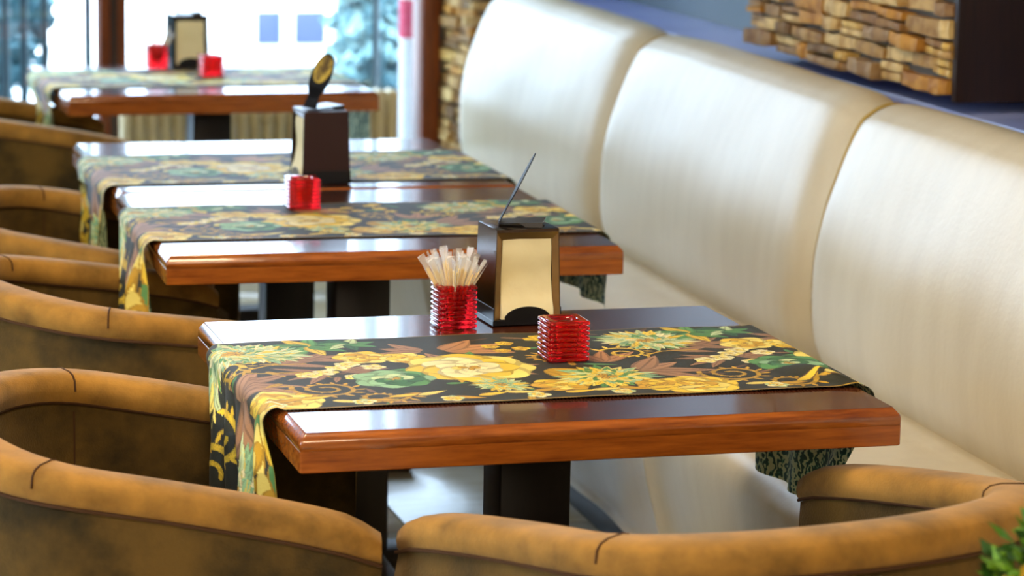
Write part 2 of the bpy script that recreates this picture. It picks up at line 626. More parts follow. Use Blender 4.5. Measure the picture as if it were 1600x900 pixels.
def back_cushion(y0, y1):
    mb = MB()
    n = 56
    rings = []
    for i in range(n + 1):
        s = 0.5 - 0.5 * math.cos(PI * i / n)
        y = y0 + (y1 - y0) * s
        e = min(s, 1 - s) * (y1 - y0)
        puff = 1 - math.exp(-(e / 0.045) ** 1.4)          # 0 at the seam, 1 in the middle
        puff2 = 1 - math.exp(-e / 0.16)
        ring = []
        for k, p in enumerate(PR):
            a = PR[max(0, k - 1)]; c = PR[min(len(PR) - 1, k + 1)]
            d = (c - a).normalized()
            nrm = Vector((-d.y, d.x))
            if p.x > 0.225:
                off = 0
            else:
                off = 0.040 * puff + 0.012 * puff2 - 0.028
                off += 0.0022 * math.sin(y * 9.0 + p.y * 4) * math.sin(p.y * 11 + y * 2.3) * puff
            if k < 3:
                off *= 0.4
            ring.append((p.x + nrm.x * off, y, p.y + nrm.y * off))
        rings.append(ring)
    mb.rings(rings, 0, True, True)
    return mb.build('backrest_cushion', M['leather'], bench, smooth=60)


SEC = 1.612
for k in range(-3, 2):
    back_cushion(k * SEC + 0.003, (k + 1) * SEC - 0.003)
for k in range(-2, 2):
    y = k * SEC
    pts = [(p.x + 0.020, y, p.y + (0.002 if p.y > 0.9 else 0)) for p in PR if p.x < 0.225]
    mb = MB(); mb.tube(pts, 0.005, 6)
    mb.build('seam_piping', M['leather_seam'], bench, smooth=60)


def seat_cushion(y0, y1):
    mb = MB()
    prof = [(0.09, 0.30), (0.08, 0.39), (0.03, 0.425), (-0.03, 0.447), (-0.10, 0.458), (-0.25, 0.462), (-0.36, 0.460), (-0.42, 0.450), (-0.455, 0.425),
            (-0.465, 0.39), (-0.458, 0.33), (-0.44, 0.25), (-0.42, 0.17), (-0.405, 0.10), (-0.36, 0.085), (0.03, 0.085)]
    pr = smooth_profile(prof, 3)
    n = 40
    rings = []
    for i in range(n + 1):
        s = 0.5 - 0.5 * math.cos(PI * i / n)
        y = y0 + (y1 - y0) * s
        e = min(s, 1 - s) * (y1 - y0)
        puff = 1 - math.exp(-e / 0.03)
        ring = []
        for k, p in enumerate(pr):
            a = pr[max(0, k - 1)]; c = pr[min(len(pr) - 1, k + 1)]
            d = (c - a).normalized()
            nrm = Vector((d.y, -d.x))
            off = (0.016 * puff - 0.008) if p.x < -0.05 and p.y > 0.1 else 0
            if p.x < -0.3 and p.y < 0.42:
                off += 0.004 * math.sin(y * 13) * puff
            ring.append((p.x - nrm.x * off, y, p.y - nrm.y * off))
        rings.append(ring)
    mb.rings(rings, 0, True, True)
    return mb.build('seat_cushion', M['leather'], bench, smooth=60)


SY = [-4.8, -2.4, -0.37, 1.63, 3.224]
for k in range(4):
    seat_cushion(SY[k] + 0.003, SY[k + 1] - 0.003)
b = MB(); b.box(-0.36, 0.25, -4.8, 3.2, 0.0, 0.10, 0.003)
b.build('plinth', M['plinth'], bench)

# ------------------------------------------------------------------ tables
TL, TW, TT, TB = 0.90, 0.855, 0.0561, 0.0103
ZB = 0.69
ZT = ZB + TT


def rect_ring(ins, z, L, W, c=0.004, n=3):
    r = []
    for (cx, cy, a0) in ((c, c, PI), (L - c, c, 1.5 * PI), (L - c, W - c, 0), (c, W - c, 0.5 * PI)):
        cr = max(c - ins * 0.3, 0.001)
        for k in range(n + 1):
            a = a0 + 0.5 * PI * k / n
            X = min(max(cx, ins + cr), L - ins - cr); Y = min(max(cy, ins + cr), W - ins - cr)
            r.append((X + cr * math.cos(a), Y + cr * math.sin(a), z))
    return r


def make_table(W):
    root = empty('table')
    L = TL
    mb = MB()
    prof = [(0.02, .0313), (0.0005, .0313), (0.0, .0318), (0.0, .041), (0.0005, .0440), (0.0015, .0465), (0.0080, .0535), (0.0090, .0540), (0.0096, .0552), (0.0103, .0561)]
    mb.rings([rect_ring(i, ZB + z, L, W) for (i, z) in prof], 0, True, False)
    mb.build('top_edge', M['wood_bead'], root, smooth=50)
    mb = MB()
    mb.rings([rect_ring(0.0103, ZB + .0545, L, W), rect_ring(0.0103, ZB + .0563, L, W)], 0, True, True)
    mb.build('top_board', M['wood_top'], root, smooth=30)
    mb = MB()
    prof = [(0.03, 0.0), (0.0015, 0.0), (0.0, 0.0015), (0.0, .0306), (0.0005, .0311), (0.02, .0312)]
    mb.rings([rect_ring(i, ZB + z, L, W) for (i, z) in prof], 0, True, True)
    mb.build('apron', M['wood_edge'], root, smooth=40)
    cx, cy = 0.452, W / 2
    mb = MB(); mb.box(cx - 0.058, cx + 0.058, cy - 0.05, cy + 0.05, 0.05, ZB - 0.012, 0.004)
    mb.build('column', M['pedestal'], root)
    mb = MB(); mb.box(cx - 0.17, cx + 0.17, cy - 0.17, cy + 0.17, ZB - 0.012, ZB - 0.0005, 0.003)
    mb.build('mounting_plate', M['pedestal'], root)
    mb = MB(); mb.box(cx - 0.3, cx + 0.3, cy - 0.045, cy + 0.045, 0.0, 0.05, 0.006)
    mb.build('foot_bar', M['pedestal'], root)
    mb = MB(); mb.box(cx - 0.045, cx + 0.045, cy - 0.3, cy - 0.046, 0.0, 0.05, 0.006)
    mb.box(cx - 0.045, cx + 0.045, cy + 0.046, cy + 0.3, 0.0, 0.05, 0.006)
    mb.build('foot_bar', M['pedestal'], root)
    return root


TABLES = [(0.0, 0.0, 0.0), (0.0505, 1.5125, -0.0268), (0.078, 2.358, -0.0100), (0.2022, 4.2388, 0.0321)]
TLAB = ['nearest glossy brown wooden table, holding a steel napkin holder and two red glass cubes',
        'second wooden table from the front, holding a single red glass cube on its runner',
        'third wooden table from the front, pushed against the second, holding a brown napkin holder',
        'farthest wooden table, in front of the window and the cream radiator']
tproto = make_table(TW)
index_children(tproto)
tabs = []
for i, (x, y, a) in enumerate(TABLES):
    if i == 0:
        o = tproto
    elif i == 1:
        o = make_table(0.838)
    else:
        o = copy_tree(tproto)
    o.location = (x, y, 0)
    o.rotation_euler = (0, 0, a)
    tag(o, TLAB[i], 'table', 'wooden pedestal tables in a row')
    tabs.append(o)
for ch in tabs[3].children:
    if ch.name.startswith(('column', 'foot', 'mounting')):
        ch.location.x = 0.035


# ------------------------------------------------------------------ tapestry weave painted motif by motif into a colour grid
U0, U1, V0, V1 = -0.36, 1.26, 0.0, 0.50


class Canvas:
    def __init__(self, du, dv):
        self.u = np.arange(U0, U1 + du, du)
        self.v = np.arange(V0, V1 + dv / 2, dv)
        self.nu, self.nv = len(self.u), len(self.v)
        self.c = np.zeros((self.nv, self.nu, 3))
        g = np.array(srgb(38, 38, 24))
        st = 1 + 0.10 * np.sin(self.v * 900)[:, None, None]
        self.c[:] = g * st
        self.du, self.dv = du, dv

    def patch(self, cx, cy, r):
        i0 = int(np.clip((cx - r - U0) / self.du, 0, self.nu)); i1 = int(np.clip((cx + r - U0) / self.du + 1, 0, self.nu))
        j0 = int(np.clip((cy - r - V0) / self.dv, 0, self.nv)); j1 = int(np.clip((cy + r - V0) / self.dv + 1, 0, self.nv))
        if i0 >= i1 or j0 >= j1:
            return None
        U, V = np.meshgrid(self.u[i0:i1] - cx, self.v[j0:j1] - cy)
        return slice(j0, j1), slice(i0, i1), U, V

    def petal(self, cx, cy, ang, L, W, col, edge=None, tip=0.0, vein=None, pw=1.0):
        """petal rooted at cx, cy, pointing at ang"""
        mx_, my_ = cx + math.cos(ang) * L / 2, cy + math.sin(ang) * L / 2
        p = self.patch(mx_, my_, max(L, W) * 0.62)
        if p is None:
            return
        js, is_, U, V = p
        ca, sa = math.cos(ang), math.sin(ang)
        s = (U * ca + V * sa) / L + 0.5
        t = (-U * sa + V * ca)
        sh = np.clip(s, 0, 1)
        half = W / 2 * np.sin(PI * sh ** (0.6 + 0.8 * (1 - tip) * 0.5)) ** pw
        k = (s > 0) & (s < 1) & (np.abs(t) < half)
        q = np.abs(t) / (half + 1e-9)
        c = self.c[js, is_]
        col = np.array(col)
        shade = (0.82 + 0.3 * sh)[..., None]
        c[k] = (col * shade)[k]
        if edge is not None:
            ke = k & (q > 0.72)
            c[ke] = np.array(edge)
        if vein is not None:
            kv = k & (np.abs(t) < max(0.0007, W * 0.05)) & (s < 0.85)
            c[kv] = np.array(vein)


def C3(*a):
    return np.array(srgb(*a))


GOLD, YEL, LYEL, CREAM = C3(200, 156, 34), C3(228, 194, 54), C3(232, 212, 108), C3(230, 220, 168)
MAUVE, DMAUVE, MINT, LMINT, GREEN, DGREEN, DARK = C3(156, 116, 84), C3(104, 72, 48), C3(138, 180, 136), C3(190, 208, 156), C3(86, 142, 78), C3(46, 92, 52), C3(34, 34, 22)


def mum(cv, cx, cy, R, rg, pal, n=30, sq=0.85):
    for layer in range(5):
        rr = R * (1 - layer * 0.19)
        m_ = int(n * (1 - layer * 0.13))
        for k in range(m_):
            a = 2 * PI * (k + rg.uniform(-.3, .3)) / m_ + layer
            c = pal[rg.randrange(len(pal))] * rg.uniform(0.85, 1.1)
            L = rr * rg.uniform(0.82, 1.05)
            cv.petal(cx, cy, a, L, R * 0.25, c, edge=c * 0.6 if rg.random() < .5 else LYEL * .8, tip=0, vein=c * .7)
    for k in range(14):
        a = rg.uniform(0, 2 * PI)
        cv.petal(cx, cy, a, R * 0.22, R * 0.10, GOLD * rg.uniform(.8, 1.2), DMAUVE)


def rose(cv, cx, cy, R, rg, pal, n=7):
    for layer in range(4):
        rr = R * (1 - layer * 0.24)
        m_ = max(4, n - layer)
        for k in range(m_):
            a = 2 * PI * (k + rg.uniform(-.2, .2)) / m_ + layer * 0.7
            c = pal[(layer + rg.randrange(2)) % len(pal)] * rg.uniform(0.92, 1.08)
            cv.petal(cx + math.cos(a) * rr * .06, cy + math.sin(a) * rr * .06, a, rr, rr * 1.05, c, edge=c * 0.62, tip=0, pw=0.55)
            for q in (-.25, 0, .25):
                cv.petal(cx, cy, a + q, rr * .8, rr * .05, c * 0.72, tip=1)
    for k in range(8):
        a = rg.uniform(0, 2 * PI)
        cv.petal(cx, cy, a, R * 0.2, R * 0.1, GOLD, DMAUVE)


def leaf(cv, cx, cy, ang, L, W, col=MAUVE):
    cv.petal(cx, cy, ang, L, W, col, edge=col * 0.6, tip=1, vein=col * 0.55, pw=0.8)


def spray(cv, cx, cy, ang, L, n, rg, col=MAUVE, w=0.3):
    for k in range(n):
        a = ang + (k - (n - 1) / 2) * 0.55 + rg.uniform(-.12, .12)
        leaf(cv, cx, cy, a, L * rg.uniform(.75, 1.1), L * w, col * rg.uniform(.88, 1.12))


def scroll(cv, cx, cy, r0, turns, a0, rg, col=GOLD, wd=0.006, frills=True, sgn=1):
    N = int(60 * turns) + 10
    for k in range(N):
        t = k / (N - 1)
        a = a0 + sgn * t * turns * 2 * PI
        r = r0 * (1 - 0.8 * t)
        x, y = cx + r * math.cos(a), cy + r * math.sin(a)
        cv.petal(x - .004, y, a + sgn * PI / 2, 0.012, wd * (1.2 - .5 * t), col * (0.9 + 0.2 * math.sin(k)), edge=col * 0.6)
        if frills and k % 5 == 0 and t < 0.75:
            cv.petal(x, y, a + sgn * 0.5, 0.024 * (1.1 - t), 0.009, col * rg.uniform(.8, 1.2), edge=DMAUVE)


def arc(cv, pts, wd, col):
    for k in range(len(pts) - 1):
        (x0, y0), (x1, y1) = pts[k], pts[k + 1]
        L = math.hypot(x1 - x0, y1 - y0)
        n = max(2, int(L / 0.003))
        for q in range(n):
            t = q / n
            cv.petal(x0 + (x1 - x0) * t, y0 + (y1 - y0) * t, math.atan2(y1 - y0, x1 - x0), 0.007, wd, col, pw=.3)


def paint(du, dv):
    cv = Canvas(du, dv)
    rg = random.Random(5)
    y_ = 0.155      # world y of v = 0 on the front table
    MINTS = [MINT, LMINT, LMINT, CREAM, MINT * .85, YEL, GREEN]
    GOLDS = [YEL, LYEL, GOLD, LYEL, GREEN * 1.1]

    def tile(o):
        # background small foliage
        for k in range(30):
            u = o + rg.uniform(0, .66); v = rg.uniform(.02, .48)
            leaf(cv, u, v, rg.uniform(0, 2 * PI), rg.uniform(.03, .055), rg.uniform(.008, .016), [MAUVE, GOLD, DMAUVE, GREEN][rg.randrange(4)] * rg.uniform(.8, 1.1))
        spray(cv, o + .10, .585 - y_ - .08, 0.2, .09, 3, rg)
        spray(cv, o + .30, .53 - y_, 2.6, .09, 3, rg, MAUVE * 1.05, .36)
        spray(cv, o + .34, .53 - y_, .3, .11, 3, rg, C3(196, 140, 90), .42)
        spray(cv, o + .06, .47 - y_, .3, .09, 3, rg)
        spray(cv, o + .15, .40 - y_, .4, .08, 4, rg, MAUVE, .26)
        spray(cv, o + .12, .40 - y_, 3.4, .08, 4, rg, MAUVE, .26)
        spray(cv, o + .60, .33 - y_, .2, .12, 4, rg, MAUVE * 1.1, .34)
        spray(cv, o + .56, .40 - y_, 1.2, .09, 3, rg, C3(180, 130, 88), .34)
        spray(cv, o + .46, .36 - y_, 5.4, .10, 3, rg, GOLD, .3)
        for k in range(9):
            rose(cv, o + rg.uniform(.42, .54), rg.uniform(.50, .62) - y_, .015, rg, [YEL, GOLD], 5)
        # green leaf cluster and mint mums
        for k in range(9):
            leaf(cv, o + .134, .60 - y_, k * .7, .07, .03, [GREEN, DGREEN, GREEN * 1.2, YEL * .9][k % 4])
        for k in range(7):
            leaf(cv, o + .20, .61 - y_, k * .9 + .3, .05, .025, [GREEN, LMINT, DGREEN][k % 3])
        mum(cv, o + .044, .555 - y_, .088, rg, MINTS, 34)
        rose(cv, o + .20, .505 - y_, .045, rg, [YEL, LYEL, GOLD], 6)
        rose(cv, o + .262, .49 - y_, .035, rg, [LYEL, YEL], 6)
        for (a_, b_) in ((.145, .43), (.165, .455), (.12, .40), (.09, .385), (.20, .43), (.16, .36)):
            rose(cv, o + a_, b_ - y_, .020, rg, [CREAM, LYEL], 5)
        # large cream rose
        for k in range(10):
            leaf(cv, o + .34, .40 - y_, k * .63, .12, .04, [MAUVE, GOLD, GREEN][k % 3])
        rose(cv, o + .345, .395 - y_, .098, rg, [LYEL, YEL, CREAM, CREAM], 8)
        rose(cv, o + .21, .335 - y_, .062, rg, [GREEN, MINT, DGREEN * 1.3, LMINT], 7)
        mum(cv, o + .36, .265 - y_, .055, rg, [MINT, LMINT, YEL], 20)
        rose(cv, o + .45, .25 - y_, .045, rg, [YEL, GOLD, LYEL], 6)
        mum(cv, o + .535, .292 - y_, .088, rg, [LMINT, YEL, MINT, LYEL, GREEN], 26)
        rose(cv, o + .655, .21 - y_, .060, rg, [YEL, LYEL, GOLD], 8)
        rose(cv, o + .60, .22 - y_, .040, rg, [YEL, GOLD], 7)
        scroll(cv, o + .10, .285 - y_, .052, 1.8, 2.6, rg, GOLD, .008)
        scroll(cv, o + .17, .215 - y_, .040, 1.2, .4, rg, GOLD, .008, True, -1)
        scroll(cv, o + .50, .45 - y_, .036, 1.3, 1.0, rg, GOLD, .007)
        scroll(cv, o + .62, .46 - y_, .04, 1.2, 2.6, rg, YEL, .006, True, -1)
        arc(cv, [(o + .00, .40 - y_), (o + .01, .44 - y_), (o + .04, .462 - y_), (o + .10, .468 - y_)], .005, GOLD)
        # gold border near the front edge
        for k in range(15):
            u = o + k * .044
            cv.petal(u, .205 - y_ + .012 * math.sin(k * 1.7), rg.uniform(-.5, .5), .055, .022, [GOLD, YEL, LYEL][k % 3], edge=DMAUVE, tip=1)
            if k % 3 == 0:
                rose(cv, u, .185 - y_, .018, rg, [LMINT, CREAM, YEL], 5)
    for o in (-.64, 0.64, 0.0):
        tile(o)
    # left hang of the cloth
    p = (cv.u < -0.035)
    cv.c[:, p] = C3(34, 38, 32)
    for k in range(10):
        leaf(cv, -.02, .42, 2.2 + .2 * k, .085, .03, [LMINT, MINT, LYEL][k % 3])
    mum(cv, .01, .41, .085, rg, MINTS, 34)
    for k in range(16):
        leaf(cv, -.05 - .013 * k, .42 + .02 * math.sin(k * 1.3), 3.1 + .9 * math.sin(k * 1.9), .045, .020, [YEL, GOLD, LYEL][k % 3])
    scroll(cv, -.085, .30, .045, 1.4, 1.2, rg, YEL, .010)
    scroll(cv, -.16, .36, .050, 1.5, 2.0, rg, YEL, .010, True, -1)
    scroll(cv, -.23, .30, .050, 1.4, .2, rg, YEL, .009)
    arc(cv, [(-.03, .33), (-.02, .27), (.02, .255), (.08, .25)], .005, GOLD)
    spray(cv, -.03, .16, 3.3, .12, 4, rg, MAUVE, .34)
    spray(cv, -.19, .27, 3.0, .10, 4, rg, C3(176, 126, 84), .4)
    for k in range(30):
        cv.petal(.01 - .011 * k, .028 + .016 * math.sin(k * 2.1), 3.0 + .7 * math.sin(k * 1.7), .075, .030, [YEL, GOLD, LYEL, GREEN, LYEL][k % 5], edge=GOLD * .6, tip=1)
    mum(cv, -.145, .125, .088, rg, [MINT, LMINT, MINT * .85, CREAM], 34)
    mum(cv, -.27, .06, .05, rg, MINTS, 24)
    # woven edge
    k = cv.v < 0.006
    cv.c[k, :] = GOLD * .8
    k = cv.v < 0.0022
    cv.c[k, :] = DARK
    k = cv.v > V1 - 0.004
    cv.c[k, :] = GOLD * .4
    return cv


GATHER = {1: (.105, .550, .25), 2: (.110, .248, .55), 3: (.030, .352, .25), 4: (.14, .39, .1)}
GAMP = {1: .020, 2: .040, 3: .016, 4: .008}
ARMS = {1: [(.562, .67, .690)], 2: [(.262, .362, .680), (.535, .64, .685)], 3: [(.368, .465, .712)], 4: [(.403, .50, .684)]}


def runner(cv, parent_tab, v_scale, v_off, lift, left_len, right_len, seed, right_style=0, label='', W=TW):
    tx, ty, ta = parent_tab
    rg = random.Random(seed)
    ph = [rg.uniform(0, 6.28) for _ in range(8)]
    sel = (cv.u >= -left_len) & (cv.u <= TL + right_len)
    u = cv.u[sel][None, :].repeat(cv.nv, 0)
    v = cv.v[:, None].repeat(sel.sum(), 1)
    R = 0.022
    top = ZT + lift
    x = u.copy(); z = np.full_like(u, top); y = v * v_scale + v_off
    z = z + 0.0010 * np.sin(u * 21 + ph[0] + v * 9) * np.sin(v * 17 + ph[1]) + 0.0010
    # left fold
    s = -(u) + R * 0.3
    k = s > 0
    ang = np.clip(s / R, 0, PI / 2)
    xx = -R * 0.3 * 0 - R * np.sin(ang) + R * 0.3
    zz = top - R * (1 - np.cos(ang)) + 0.001
    rest = np.clip(s - R * PI / 2, 0, None)
    fold = np.sin(v * 26 + ph[2]) * np.clip(rest / 0.12, 0, 1)
    xx = xx - 0.006 - 0.010 * fold - 0.02 * rest
    zz = zz - rest
    x = np.where(k, xx, x)
    z = np.where(k, zz, z)
    y = y + np.where(k, 0.014 * np.sin(rest * 16 + ph[3]) * (1 - v / .5) + .010 * np.sin(v * 12 + rest * 9) * np.clip(rest / .2, 0, 1), 0)
    # right fold
    s = (u - TL) + R * 0.3
    k = s > 0
    ang = np.clip(s / R, 0, PI / 2)
    rest = np.clip(s - R * PI / 2, 0, None)
    xx = TL + R * np.sin(ang) - R * 0.3 + 0.004 + 0.010 * np.sin(v * 30 + ph[4]) * np.clip(rest / .1, 0, 1)
    zz = top - R * (1 - np.cos(ang)) + 0.001 - rest
    x = np.where(k, xx, x)
    z = np.where(k, zz, z)
    if right_style:
        pull = np.clip(rest / 0.24, 0, 1)
        y = y + np.where(k, 0.19 * pull ** 1.3 * (1 - v / .5) ** 1.4 - 0.02 * pull * (v / .5), 0)
        x = x + np.where(k, -0.03 * pull * np.exp(-((v - .02) / .05) ** 2), 0)
        # raised fold at the near right corner of the table
        dd = (u - 0.86) + 0.45 * (v - 0.07)
        z = z + np.where(~k, 0.016 * np.exp(-(dd / 0.02) ** 2) * np.exp(-((v - 0.08) / 0.07) ** 2), 0)
    # the hanging end gathers between the chair arms
    lo, hi, drift = GATHER[seed]
    rl = np.clip(-u - 0.02, 0, None)
    wgt = np.clip(rl / 0.07, 0, 1)
    wgt = wgt * wgt * (3 - 2 * wgt)
    yt = lo + (hi - lo) * (v / .5) - drift * rl * (1 - v / .5)
    y = np.where(x < 0, y * (1 - wgt) + yt * wgt, y)
    x = np.where(x < 0, x - 0.5 * wgt * GAMP[seed] * (1 + np.sin(v * 75 + 6 * rl + ph[6])), x)
    # the cloth rests on the chair arms it meets instead of passing through them
    left = x < 0.0
    for (ya, yb, zc) in ARMS[seed]:
        dist = np.maximum(np.maximum(ya - y, y - yb), 0)
        zmin = zc - dist * 14.0
        low = left & (z < zmin) & (dist < 0.03)
        ex = np.where(low, zmin - z, 0)
        z = np.where(low, zmin, z)
        x = x - np.minimum(ex, 0.003)
    nv, nu = u.shape
    me = bpy.data.meshes.new('table_runner')
    co = np.stack([x, y, z], -1).reshape(-1, 3)
    idx = np.arange(nv * nu).reshape(nv, nu)
    q = np.stack([idx[:-1, :-1], idx[:-1, 1:], idx[1:, 1:], idx[1:, :-1]], -1).reshape(-1, 4)
    me.vertices.add(nv * nu)
    me.vertices.foreach_set('co', co.ravel())
    me.loops.add(q.size)
    me.loops.foreach_set('vertex_index', q.ravel().astype(np.int32))
    me.polygons.add(len(q))
    me.polygons.foreach_set('loop_start', (np.arange(len(q)) * 4).astype(np.int32))
    me.update(calc_edges=True)
    ca = me.color_attributes.new('weave', 'FLOAT_COLOR', 'POINT')
    cc = np.ones((nv * nu, 4), dtype=np.float32)
    cc[:, :3] = np.clip(cv.c[:, sel].reshape(-1, 3), 0, 1)
    ca.data.foreach_set('color', cc.ravel())
    me.shade_smooth()
    me.materials.append(M['tapestry'])
    o = bpy.data.objects.new('table_runner', me)
    COL.objects.link(o)
    o.location = (tx, ty, 0)
    o.rotation_euler = (0, 0, ta)
    tag(o, label, 'table runner', 'floral tapestry table runners')
    return o


cv1 = paint(0.00125, 0.0016)
runner(cv1, TABLES[0], 1.0, 0.148, 0.0022, 0.29, 0.25, 1, 1, 'floral tapestry runner on the nearest table, under the red glass candle cube')
cv2 = paint(0.0026, 0.0030)
runner(cv2, TABLES[1], 0.90, 0.165, 0.0022, 0.25, 0.17, 2, 0, 'floral tapestry runner across the second table from the front')
runner(cv2, TABLES[2], 1.0, 0.095, 0.0022, 0.24, 0.17, 3, 0, 'floral tapestry runner across the third table, behind the brown napkin holder')
runner(cv2, TABLES[3], 0.98, 0.195, 0.0022, 0.24, 0.24, 4, 0, 'pale looking floral runner on the farthest table by the window')

# ------------------------------------------------------------------ tub chairs
WB, WT, DP, HB, HT, KK = 0.324, 0.337, 0.605, 0.739, 0.629, 0.73


def rim_path(n=26):
    half = []
    for i in range(n + 1):
        xs = (i / n) ** 2
        wv_ = WB * (1 - max(0, 1 - xs / .35) ** 2.2) ** .5 + (WT - WB) * xs
        # height eases down from back to arm tip
        h = HT + (HB - HT) * (1 - xs) ** KK if xs < 1 else HT
        half.append((xs * DP, wv_, h))
    pts = [(x, -w_, h) for (x, w_, h) in reversed(half)] + [(x, w_, h) for (x, w_, h) in half[1:]]
    # resample evenly
    P_ = [Vector(p) for p in pts]
    d = [0]
    for a, c in zip(P_[:-1], P_[1:]):
        d.append(d[-1] + (c - a).length)
    out = []
    N = 64
    j = 0
    for k in range(N + 1):
        t = d[-1] * k / N
        while j < len(d) - 2 and d[j + 1] < t:
            j += 1
        f = (t - d[j]) / max(1e-9, d[j + 1] - d[j])
        out.append(P_[j].lerp(P_[j + 1], min(1, max(0, f))))
    # smooth heights near the back centre
    return out, d[-1]


def make_chair():
    root = empty('tub_chair')
    path, plen = rim_path()
    N = len(path)
    fr = []
    for i, p in enumerate(path):
        a = path[max(0, i - 1)]; c = path[min(N - 1, i + 1)]
        d = Vector((c.x - a.x, c.y - a.y, 0)).normalized()
        out = Vector((d.y, -d.x, 0))      # outward (path runs -y tip -> back -> +y tip)
        cen = Vector((DP * .55, 0, 0))
        if (Vector((p.x, p.y, 0)) - cen).dot(out) < 0:
            out = -out
        fr.append((p, d, out))

    def sweep(prof_fn, i0=0, i1=N - 1, cap=True):
        mb = MB()
        rings = []
        for i in range(i0, i1 + 1):
            p, d, out = fr[i]
            e = min(i, N - 1 - i)
            rings.append([(p.x + out.x * o_, p.y + out.y * o_, z_) for (o_, z_) in prof_fn(p.z, e)])
        mb.rings(rings, 0, cap, cap)
        return mb

    def roll(h, e):
        # rounded padded roll, crest at offset 0; shrinks to a rounded nose at the tips
        sh = [0.72, 0.9, 0.98, 1.0][min(e, 3)]
        r = []
        for k in range(14):
            a = 2 * PI * k / 14
            ca, sa = math.cos(a), math.sin(a)
            ex = 0.62
            ox_ = 0.041 * (abs(ca) ** ex) * (1 if ca > 0 else -1)
            oz_ = 0.027 * (abs(sa) ** ex) * (1 if sa > 0 else -1)
            r.append((ox_ * sh - 0.004, h - 0.027 + oz_ * sh - (1 - sh) * .01))
        return r

    sweep(roll).build('rim_roll', M['suede_rim_lit'], root, smooth=60)

    def shell(h, e):
        sh = [0.70, 0.92, 1.0, 1.0][min(e, 3)]
        o1, i1 = 0.034 * sh, -0.036 * sh
        return [(o1 - 0.004, h - 0.042), (o1 + 0.004, h - 0.08), (o1 + 0.006, h - 0.20), (o1 - 0.004, 0.32), (o1 - 0.03, 0.17), (i1 + .0, 0.17), (i1, 0.36), (i1 - 0.004, h - 0.15), (i1, h - 0.05)]

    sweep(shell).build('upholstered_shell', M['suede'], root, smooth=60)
    # piping line under the roll, outside
    for side in (1, -1):
        mb = MB()
        pts = []
        for i in range(N):
            p, d, out = fr[i]
            e = min(i, N - 1 - i)
            o_ = (0.0345 if side == 1 else -0.0385) * ([0.75, 0.92, 1, 1][min(e, 3)])
            pts.append((p.x + out.x * o_, p.y + out.y * o_, p.z - 0.047))
        mb.tube(pts, 0.0028, 5)
        mb.build('piping', M['seam'], root, smooth=60)
    # cross seams on the roll and down the inner face
    for i in (18, N - 19):
        p, d, out = fr[i]
        mb = MB()
        pts = [(p.x + out.x * o_ * 1.008, p.y + out.y * o_ * 1.008, z_) for (o_, z_) in roll(p.z, 9)[0:14]]
        pts = pts[:8]
        mb.tube(pts, 0.0018, 5)
        mb.build('cross_seam', M['seam'], root, smooth=60)
        mb = MB()
        mb.tube([(p.x - out.x * 0.039, p.y - out.y * 0.039, z_) for z_ in np.linspace(p.z - .06, 0.42, 8)], 0.0016, 5)
        mb.build('inner_seam', M['seam'], root, smooth=60)
    # seat cushion
    mb = MB()
    base = [(p.x - out.x * .038, p.y - out.y * .038) for (p, d, out) in fr]
    base = base[2:-2]
    xm = base[0][0]
    front = [(xm + .0, base[-1][1]), (xm + .035, base[-1][1] - .05), (xm + .045, 0.12), (xm + .045, -0.12), (xm + .035, base[0][1] + .05), (xm, base[0][1])]
    loop = base + front
    rings = []
    cx_ = 0.34
    for (sc, z_) in ((0.96, 0.30), (1.0, 0.315), (1.0, 0.41), (0.985, 0.435), (0.93, 0.450), (0.7, 0.460), (0.3, 0.464)):
        rings.append([(cx_ + (x_ - cx_) * sc, y_ * sc, z_) for (x_, y_) in loop])
    mb.rings(rings, 0, True, True)
    mb.build('seat_cushion', M['suede'], root, smooth=50)
    mb = MB()
    rings = [[(cx_ + (x_ - cx_) * sc, y_ * sc, z_) for (x_, y_) in loop] for (sc, z_) in ((0.9, 0.16), (0.97, 0.17), (0.97, 0.30))]
    mb.rings(rings, 0, True, True)
    mb.build('seat_frame', M['suede'], root, smooth=50)
    for (lx, ly) in ((0.1, -0.18), (0.1, 0.18), (0.55, -0.26), (0.55, 0.26)):
        mb = MB()
        mb.tube([(lx, ly, 0.172), (lx, ly, 0.0)], [0.024, 0.015], 12)
        mb.build('leg', M['leg_wood'], root)
    return root


CH = [(-0.444, 0.349, -0.165, 'brown suede tub chair at the left of the nearest table, cut by the left edge'),
      (-0.319, 1.410, 0.215, 'brown suede tub chair at the left of the second table from the front'),
      (-0.267, 2.524, -0.263, 'brown suede tub chair at the left of the third table from the front'),
      (-0.231, 4.342, 0.043, 'dark brown tub chair at the left of the farthest table by the window'),
      (0.645, -0.58, 1.812, 'brown suede tub chair in the foreground, its back to the camera at bottom right')]
cproto = make_chair()
index_children(cproto)
for i, (x, y, a, lb) in enumerate(CH):
    o = cproto if i == 0 else copy_tree(cproto)
    o.location = (x, y, 0)
    o.rotation_euler = (0, 0, a)
    if i == 4:
        o.scale = (1.08, 1.02, 0.997)
    if i == 2:
        o.scale = (1, 1, 0.975)
    tag(o, lb, 'chair', 'brown suede tub chairs')


